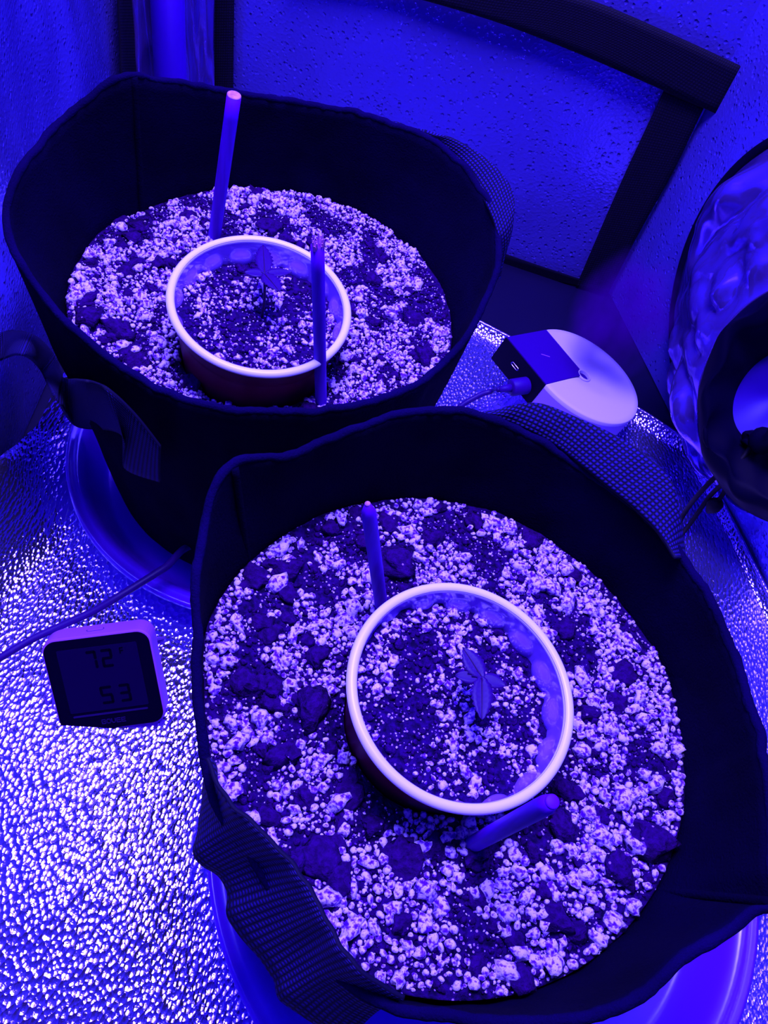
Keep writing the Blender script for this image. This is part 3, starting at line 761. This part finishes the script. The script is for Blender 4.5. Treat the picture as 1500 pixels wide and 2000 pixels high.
def seg7(ch, x0, y0, w_, h_, t_, z0=0.0011, slant=0.0):
    S = {'7': 'abcf', '2': 'abged', '5': 'afgcd', '3': 'abgcd', 'F': 'afge'}[ch]; S = S.replace('f', '') if ch == '7' else S
    bm = bmesh.new(); g = t_ * 0.12
    R_ = dict(a=(g, h_ - t_, w_ - g, h_), d=(g, 0, w_ - g, t_), g=(g, h_ / 2 - t_ / 2, w_ - g, h_ / 2 + t_ / 2), b=(w_ - t_, h_ / 2 + g, w_, h_ - g), c=(w_ - t_, g, w_, h_ / 2 - g), f=(0, h_ / 2 + g, t_, h_ - g), e=(0, g, t_, h_ / 2 - g))
    V = []; F = []
    for s in S:
        a, b_, c_, d_ = R_[s]; k = len(V)
        horiz = s in 'adg'; m_ = t_ * 0.35
        if horiz: pts = [(a, (b_ + d_) / 2), (a + m_, b_), (c_ - m_, b_), (c_, (b_ + d_) / 2), (c_ - m_, d_), (a + m_, d_)]
        else: pts = [((a + c_) / 2, b_), (c_, b_ + m_), (c_, d_ - m_), ((a + c_) / 2, d_), (a, d_ - m_), (a, b_ + m_)]
        for z in (z0 - 0.0003, z0): V += [(x0 + x, y0 + y, z) for x, y in pts]
        F.append(tuple(k + 6 + j for j in range(6)))
        for j in range(6): F.append((k + j, k + (j + 1) % 6, k + 6 + (j + 1) % 6, k + 6 + j))
    return V, F
for ch, x0, y0, w_, h_ in [('7', -0.0070, 0.0105, 0.0060, 0.0118), ('2', 0.0015, 0.0105, 0.0066, 0.0118), ('5', -0.0035, -0.0135, 0.0072, 0.0118), ('3', 0.0075, -0.0135, 0.0066, 0.0118)]:
    mp('digit', seg7(ch, x0, y0, w_, h_, 0.0016), M['lcd_digit'], par=lcd, lab='dark segment digit reading ' + ch)
mp('unit_mark', seg7('F', 0.0125, 0.0180, 0.0024, 0.0042, 0.0007), M['lcd_digit'], par=lcd)
mp('reflection_line', rbox(0.044, 0.0011, 0.0004, 0.0005, 0, 3, 0.0010, 0, -0.0200), M['print'])  # grey bar painting the reflection of the lower frame groove
# printed letters below the display
def letters(txt, x0, y0, h_, w_, gap, t_):
    ST = {'G': [((1, .8), (1, 1)), ((1, 1), (0, 1)), ((0, 1), (0, 0)), ((0, 0), (1, 0)), ((1, 0), (1, .5)), ((1, .5), (.45, .5))],
          'O': [((.2, 0), (.8, 0)), ((.8, 0), (1, .25)), ((1, .25), (1, .75)), ((1, .75), (.8, 1)), ((.8, 1), (.2, 1)), ((.2, 1), (0, .75)), ((0, .75), (0, .25)), ((0, .25), (.2, 0))],
          'U': [((0, 1), (0, .3)), ((0, .3), (.35, 0)), ((.35, 0), (.65, 0)), ((.65, 0), (1, .3)), ((1, .3), (1, 1))],
          'E': [((0, 0), (0, 1)), ((0, 1), (1, 1)), ((0, .5), (.9, .5)), ((0, 0), (1, 0))]}
    V = []; F = []
    for i, ch in enumerate(txt):
        ox = x0 + i * (w_ + gap)
        for (a, b_) in ST[ch]:
            p0 = Vector((ox + a[0] * w_, y0 + a[1] * h_)); p1 = Vector((ox + b_[0] * w_, y0 + b_[1] * h_)); d_ = (p1 - p0).normalized(); n_ = Vector((-d_.y, d_.x)) * t_ / 2; d_ = d_ * t_ / 2; k = len(V)
            for z in (0.0006, 0.0009): V += [(*(p0 - d_ + n_), z), (*(p0 - d_ - n_), z), (*(p1 + d_ - n_), z), (*(p1 + d_ + n_), z)]
            F.append((k + 4, k + 5, k + 6, k + 7))
            for j in range(4): F.append((k + j, k + (j + 1) % 4, k + 4 + (j + 1) % 4, k + 4 + j))
    return V, F
mp('printed_name', letters('GOUEE', -0.0062, -0.0268, 0.0026, 0.0021, 0.0008, 0.0005), M['print'], lab='small grey lettering below the display')
V, F = rbox(0.0095, 0.0030, 0.0008, 0.0015, 0.0002, 6)
q3 = Matrix.Rotation(-PI / 2, 3, 'X')
mp('button', ([q3 @ v + Vector((-0.001, MW / 2 + 0.0003, -0.0078)) for v in V], F), M['meter_case'])
V, F = rbox(0.0103, 0.0038, 0.0004, 0.0019, 0.0, 6)
mp('button_gap', ([q3 @ v + Vector((-0.001, MW / 2 + 0.00008, -0.0078)) for v in V], F), M['print'])
# folding foot behind
V = [(-0.02, 0.005, -0.0155), (0.02, 0.005, -0.0155), (0.02, 0.002, -0.0155), (-0.02, 0.002, -0.0155)]
def w2l(p): return mr.transposed() @ (Vector(p) - mo)
ft = [mr @ Vector((-0.018, 0.014, -0.0154)) + mo, mr @ Vector((0.018, 0.014, -0.0154)) + mo]; V = []
for p in ft: V += [p]
g = [Vector((ft[1].x + 0.008, ft[1].y + 0.022, 0.004)), Vector((ft[0].x + 0.008, ft[0].y + 0.022, 0.004))]; V += g
V += [v_ + Vector((0.0004, 0.0015, 0.001)) for v_ in V]
pyd('rear_foot', V, [(0, 1, 2, 3), (7, 6, 5, 4), (0, 4, 5, 1), (1, 5, 6, 2), (2, 6, 7, 3), (3, 7, 4, 0)], M['meter_case'], mt, False)
tag(mt, 'square white thermometer with dark display reading 72 and 53 on the silver floor', 'thermometer')

# ---------------------------------------------------------------- humidifier
ho = Vector((0.0823, 0.3445, -0.3055)) * (0.053 / 0.035) + Vector((0, 0, CAMZ)); hrm = rotvec((-0.0366, 0.2716, 0.858)); S = 0.053; HD = 0.026
hm = empty('humidifier', (ho.x, ho.y, ho.z - HD))
def outline(s, n=72, corner=True):
    P = []
    for k in range(n + 1):        # three quarters of a circle, from the point on -x round below to +y
        a = PI + 1.5 * PI * k / n; P.append((s * math.cos(a), s * math.sin(a)))
    if corner: P.append((-s, s))
    return P
def hp(name, V, F, m, sm=False, lab=None, par=None):
    o = pyd(name, [hrm @ Vector(v) + ho for v in V], F, m, par or hm, sm)
    if lab: tag(o, lab)
    return o
OL = outline(S); n = len(OL); V = []; F = []
for s_, z in ((0.93, -HD), (1.0, -HD + 0.002), (1.0, -0.0035)): V += [(x * s_, y * s_, z) for x, y in OL]
for l in range(2):
    for k in range(n): F.append((l * n + k, l * n + (k + 1) % n, (l + 1) * n + (k + 1) % n, (l + 1) * n + k))
F.append(tuple(range(n))[::-1]); F.append(tuple(2 * n + k for k in range(n)))
hp('body', V, F, mat('pale_case', (0.40, 0.22, 0.85), 0.5, 0, 0.2))
# round pale lid (three quarters) dished round the outlet hole
V = []; F = []; NA = 108; rings = [0.0050, 0.0062, 0.0075, 0.011, 0.016, 0.024, 0.035, 0.048, 0.0525, S]
for j, r_ in enumerate(rings):
    for k in range(NA + 1):
        a = PI + 1.5 * PI * k / NA
        zz = -0.0022 * math.exp(-((r_ - 0.005) / 0.007)) + 0.0002
        if j == len(rings) - 1: zz = -0.0006
        V.append((r_ * math.cos(a), r_ * math.sin(a), zz))
for k in range(NA + 1):
    a = PI + 1.5 * PI * k / NA; V.append((S * math.cos(a), S * math.sin(a), -0.0035))
for j in range(len(rings)):
    for k in range(NA): F.append((j * (NA + 1) + k, (j + 1) * (NA + 1) + k, (j + 1) * (NA + 1) + k + 1, j * (NA + 1) + k + 1))
hp('lid', V, F, M['white_top'], True, 'pale round lid, three quarters of a disc')
# outlet ring all round, darker well inside
V, F = lathe([(0.0064, -0.0012), (0.0060, 0.0001), (0.0054, 0.0002), (0.0050, -0.0006), (0.0049, -0.0034)], (0, 0, 0), 48); hp('outlet_ring', V, F, M['white_top'], True)
V, F = lathe([(0.0050, -0.0030), (0.0001, -0.0032)], (0, 0, 0), 32); hp('outlet_well', V, F, M['grey_top'], True, 'dark outlet hole')
# square grey quadrant with touch mark
V = []; G = 0.0004
quad = [(-S + 0.0003, S - 0.0003), (-S + 0.0003, G), (-0.0064, G)] + [(0.0064 * math.cos(a), 0.0064 * math.sin(a)) for a in [PI - PI / 2 * k / 6 for k in range(1, 6)]] + [(-G, 0.0064), (-G, S - 0.0003)]
nq = len(quad); V = [(x, y, -0.0036) for x, y in quad] + [(x, y, 0.0003) for x, y in quad]
F = [tuple(nq + k for k in range(nq))] + [(k, (k + 1) % nq, nq + (k + 1) % nq, nq + k) for k in range(nq)]
qd = hp('control_panel', V, F, M['grey_top'], False, 'darker square top panel')
V, F = rbox(0.0085, 0.0008, 0.0003, 0.0003, 0, 3, 0.0005, 0, 0); V = [Matrix.Rotation(-0.55, 3, 'Z') @ v + Vector((-0.027, 0.027, 0)) for v in V]; hp('touch_mark', V, F, M['meter_case'], par=qd)
# dark port side facing -x : panel slightly proud
V = [(-S - 0.0006, y, z) for y, z in ((0.0, -HD + 0.002), (S, -HD + 0.002), (S, -0.0005), (0.0, -0.0005))] + [(-S + 0.001, y, z) for y, z in ((0.0, -HD + 0.002), (S, -HD + 0.002), (S, -0.0005), (0.0, -0.0005))]
hp('port_side', V, [(0, 1, 2, 3), (7, 6, 5, 4), (0, 4, 5, 1), (1, 5, 6, 2), (2, 6, 7, 3), (3, 7, 4, 0)], M['dark_plastic'], False, 'dark side face with the sockets')
V = []; F = []
for k in range(24):
    a = 2 * PI * k / 24; dy = 0.0032 * (1 if math.cos(a) > 0 else -1) + 0.0014 * math.cos(a); dz = 0.0014 * math.sin(a)
    for rr, xx in ((1.0, -S - 0.0010), (0.78, -S - 0.0010), (0.78, -S + 0.001), (1, -S + 0.001)): V.append((xx, 0.031 + dy * rr, -0.011 + dz * rr))
for k in range(24):
    for j in range(4): F.append((k * 4 + j, k * 4 + (j + 1) % 4, ((k + 1) % 24) * 4 + (j + 1) % 4, ((k + 1) % 24) * 4 + j))
hp('usb_socket', V, F, M['steel'], True, 'oval metal socket')
tag(hm, 'flat teardrop-shaped white humidifier with a grey square corner, at the tray edge', 'humidifier')
# the plug and cable
pl = empty('power_cable', at(0, 1285, 0.006))
def hl(x, y, z): return hrm @ Vector((x, y, z)) + ho
pa = hl(-S - 0.0008, 0.012, -0.013); pb = at(1000, 757, pa.z); pdv = (pb - pa).normalized()
V, F = tube([pa, pa + pdv * 0.001, pa + pdv * 0.0145, pa + pdv * 0.0155], [0.0062, 0.0070, 0.0070, 0.006], 20); pyd('plug', V, F, M['grey_top'], pl)
V, F = tube([pa + pdv * 0.0152, pa + pdv * 0.020, pa + pdv * 0.026], [0.0036, 0.0030, 0.0022], 14); pyd('strain_relief', V, F, M['grey_top'], pl)
cp = [at(-60, 1320, 0.030), at(0, 1285, .035), at(60, 1250, .038), at(120, 1222, .041), at(180, 1195, .045), at(240, 1160, .050), at(320, 1110, .052), at(392, 1065, .045), Vector((-0.045, 0.262, 0.038)), Vector((-0.005, 0.275, 0.036)), Vector((0.02, 0.33, 0.025)), Vector((0.018, 0.40, 0.012)), at(882, 812, .014), at(930, 775, .02), at(965, 763, .026), pa + pdv * 0.026]
V, F = tube(catmull(cp, 200), 0.0023, 14); pyd('cord', V, F, M['cable'], pl)
tag(pl, 'thin cable crossing the floor between the pots to the humidifier', 'cable')

# ---------------------------------------------------------------- duct sleeve on the right wall
A3 = Vector((0.15, 0.70, 0)); u3 = Vector((0.15, -0.30, 0)).normalized(); n3 = Vector((u3.y, -u3.x, 0))   # n3 points into the tent
if n3.x > 0: n3 = -n3
cen = A3 + u3 * 0.196 + Vector((0, 0, CAMZ - 0.358)) + n3 * 0.004; PR = 0.126
dv = empty('duct_sleeve', cen)
def pring(t, rad, off, cshift=Vector((0, 0, 0))):
    return cen + cshift + n3 * off + (u3 * math.cos(t) + Vector((0, 0, 1)) * math.sin(t)) * rad
V, F = [], []
NTT = 120; RP = [pring(2 * PI * k / NTT, PR, 0.004) for k in range(NTT)]
for k in range(NTT):
    rad = (RP[k] - cen - n3 * 0.004).normalized()
    for s_ in range(8):
        a = 2 * PI * s_ / 8; V.append(RP[k] + rad * math.cos(a) * 0.0042 + n3 * math.sin(a) * 0.0035)
for k in range(NTT):
    for s_ in range(8): F.append((k * 8 + s_, k * 8 + (s_ + 1) % 8, ((k + 1) % NTT) * 8 + (s_ + 1) % 8, ((k + 1) % NTT) * 8 + s_))
tag(pyd('port_piping', V, F, M['nylon'], dv), 'black piping round the port')
# gathered foil: from the ring sagging out and down to the tied cuff
tie = at(1478, 858, 0.105)
ringc = at(1560, 800, 0.135)
V = []; F = []; NJ = 60
def cuff_ring(t):   # loop where foil meets black cuff
    view = ray(1540, 800); e1 = view.cross(Vector((0, 0, 1))).normalized(); e2 = e1.cross(view).normalized()
    return ringc + e1 * math.cos(t) * 0.072 + (e2 * 0.80 + n3 * 0.25) * math.sin(t) * 0.115
# align ring start angles: both start towards image right
off0 = 0.0
for j in range(NJ + 1):
    v_ = j / NJ
    for k in range(NTT):
        t = 2 * PI * k / NTT; a = pring(t, PR - 0.002, 0.004); b_ = cuff_ring(t)
        p = a.lerp(b_, v_ ** 1.0); bulge = 0.020 * math.sin(PI * v_)
        q_ = Vector((math.cos(t) * 2.2, math.sin(t) * 2.2, v_ * 2.5 + 3)); cr = (0.026 * abs(noise.noise(q_)) + 0.005 * abs(noise.noise(q_ * 2.3)) + 0.0015 * abs(noise.noise(q_ * 5)) - 0.006) * min(1, v_ * 6) * min(1, (1 - v_) * 6)
        p = p + n3 * (bulge * 0.6 + cr); V.append(p)
for j in range(NJ):
    for k in range(NTT): F.append((j * NTT + k, j * NTT + (k + 1) % NTT, (j + 1) * NTT + (k + 1) % NTT, (j + 1) * NTT + k))
foil = pyd('foil_sleeve', V, F, M['sleeve_silver'], dv); tag(foil, 'crumpled silver foil sleeve')
sm = foil.modifiers.new('s', 'SOLIDIFY'); sm.thickness = 0.0008
V = []; F = []; NC = 24
cin = at(1530, 775, 0.125)
for j in range(NC + 1):
    v_ = j / NC
    for k in range(NTT):
        t = 2 * PI * k / NTT; a = cuff_ring(t); rr = 0.010
        view = ray(1540, 800); e1 = view.cross(Vector((0, 0, 1))).normalized(); e2 = e1.cross(view).normalized()
        b_ = cin + e1 * math.cos(t) * 0.030 + e2 * math.sin(t) * 0.038
        p = a.lerp(b_, v_ ** 1.25) - view * 0.030 * math.sin(PI * v_ ** 0.8)
        p += (e1 * math.cos(t) + e2 * math.sin(t)) * (0.005 * math.sin(t * 11 + v_ * 2) * v_ * (1 - v_) * 2 + 0.006 * noise.noise(Vector((math.cos(t) * 2, math.sin(t) * 2, v_ * 4))) * math.sin(PI * v_))
        V.append(p)
for j in range(NC):
    for k in range(NTT): F.append((j * NTT + k, j * NTT + (k + 1) % NTT, (j + 1) * NTT + (k + 1) % NTT, (j + 1) * NTT + k))
CAPV = V[NC * NTT:]
cf = pyd('black_cuff', V, F, M['nylon'], dv); tag(cf, 'black gathered fabric cuff'); sm = cf.modifiers.new('s', 'SOLIDIFY'); sm.thickness = 0.0012
cc_ = sum(CAPV, Vector()) / NTT; V = [p for p in CAPV]
for q_ in (0.75, 0.5, 0.25): V += [cc_.lerp(p, q_) + ray(1530, 775) * (0.012 * (1 - q_) + 0.001 * math.sin(k * 0.2)) for k, p in enumerate(CAPV)]
F = []
for j in range(3):
    for k in range(NTT): F.append((j * NTT + k, j * NTT + (k + 1) % NTT, (j + 1) * NTT + (k + 1) % NTT, (j + 1) * NTT + k))
F.append(tuple(3 * NTT + k for k in range(NTT)))
tag(pyd('inner_foil', V, F, mat('cuff_lining', (0.03, 0.0, 0.30), 0.5, 0, 0.3), dv), 'silver lining seen inside the cuff')
V, F = tube(catmull([cf_p for cf_p in (at(1530, 850, .128), at(1500, 862, .118), tie, at(1462, 872, .100))], 20), [0.006 + 0.004 * math.sin(k * 0.5) ** 2 for k in range(21)], 14); pyd('tied_gather', V, F, M['nylon'], dv)
c1 = [tie, at(1440, 905, .09), at(1405, 925, .075), at(1365, 965, .05), at(1335, 1005, .02), at(1318, 1045, .008)]
c2 = [tie, at(1455, 900, .09), at(1425, 935, .075), at(1390, 965, .05), at(1350, 1020, .02), at(1325, 1052, .008)]
c3 = [tie, at(1450, 915, .085), at(1425, 935, .07), at(1412, 965, .055), at(1396, 985, .045)]
for cc in (c1, c2, c3):
    V, F = tube(catmull(cc, 50), 0.0019, 8); pyd('drawstring', V, F, M['cord'], dv)
kn = at(1394, 988, .043)
V, F = tube([kn + Vector((0, 0, .007)), kn + Vector((0.0005, 0, .004)), kn, kn - Vector((0, 0, .004)), kn - Vector((.001, .001, .008))], [0.003, 0.0055, 0.006, 0.0045, 0.0015], 14); pyd('cord_lock', V, F, M['cord'], dv)
tag(dv, 'round duct sleeve of crumpled foil with black drawstring cuff on the right wall', 'duct sleeve')

# ---------------------------------------------------------------- mist rising from the humidifier
bm = bmesh.new(); bmesh.ops.create_icosphere(bm, subdivisions=4, radius=1)
m0 = ho + Vector((0.004, 0.004, 0.0)); m1 = ho + Vector((0.012, 0.030, 0.105))
mm = bpy.data.materials.new('water_mist'); mm.use_nodes = True; nt = mm.node_tree; nt.nodes.remove(nt.nodes['Principled BSDF'])
pv = nt.nodes.new('ShaderNodeVolumePrincipled'); pv.inputs['Color'].default_value = (0.25, 0.0, 1, 1)
ns = nt.nodes.new('ShaderNodeTexNoise'); ns.inputs['Scale'].default_value = 1.8; ns.inputs['Detail'].default_value = 2.5
tc = nt.nodes.new('ShaderNodeTexCoord'); nt.links.new(tc.outputs['Object'], ns.inputs['Vector'])
rm = nt.nodes.new('ShaderNodeValToRGB'); rm.color_ramp.elements[0].position = 0.35; rm.color_ramp.elements[1].position = 0.75; nt.links.new(ns.outputs['Fac'], rm.inputs[0])
ml = nt.nodes.new('ShaderNodeMath'); ml.operation = 'MULTIPLY'; ml.inputs[1].default_value = 60.0; nt.links.new(rm.outputs[0], ml.inputs[0]); 
ln = nt.nodes.new('ShaderNodeVectorMath'); ln.operation = 'LENGTH'; nt.links.new(tc.outputs['Object'], ln.inputs[0])
sb = nt.nodes.new('ShaderNodeMapRange'); sb.inputs['From Min'].default_value = 1.0; sb.inputs['From Max'].default_value = 0.25; nt.links.new(ln.outputs['Value'], sb.inputs['Value'])
m9 = nt.nodes.new('ShaderNodeMath'); m9.operation = 'MULTIPLY'; nt.links.new(ml.outputs[0], m9.inputs[0]); nt.links.new(sb.outputs[0], m9.inputs[1])
nt.links.new(m9.outputs[0], pv.inputs['Density'])
nt.links.new(pv.outputs[0], nt.nodes['Material Output'].inputs['Volume'])
o = frombm('mist_plume', bm, mm); o.location = (m0 + m1) / 2; o.rotation_mode = 'QUATERNION'; o.rotation_quaternion = Vector((0, 0, 1)).rotation_difference(m1 - m0); o.scale = (0.042, 0.042, (m1 - m0).length / 2 + 0.008); tag(o, 'faint plume of water mist rising from the white humidifier', 'mist', kind='stuff')
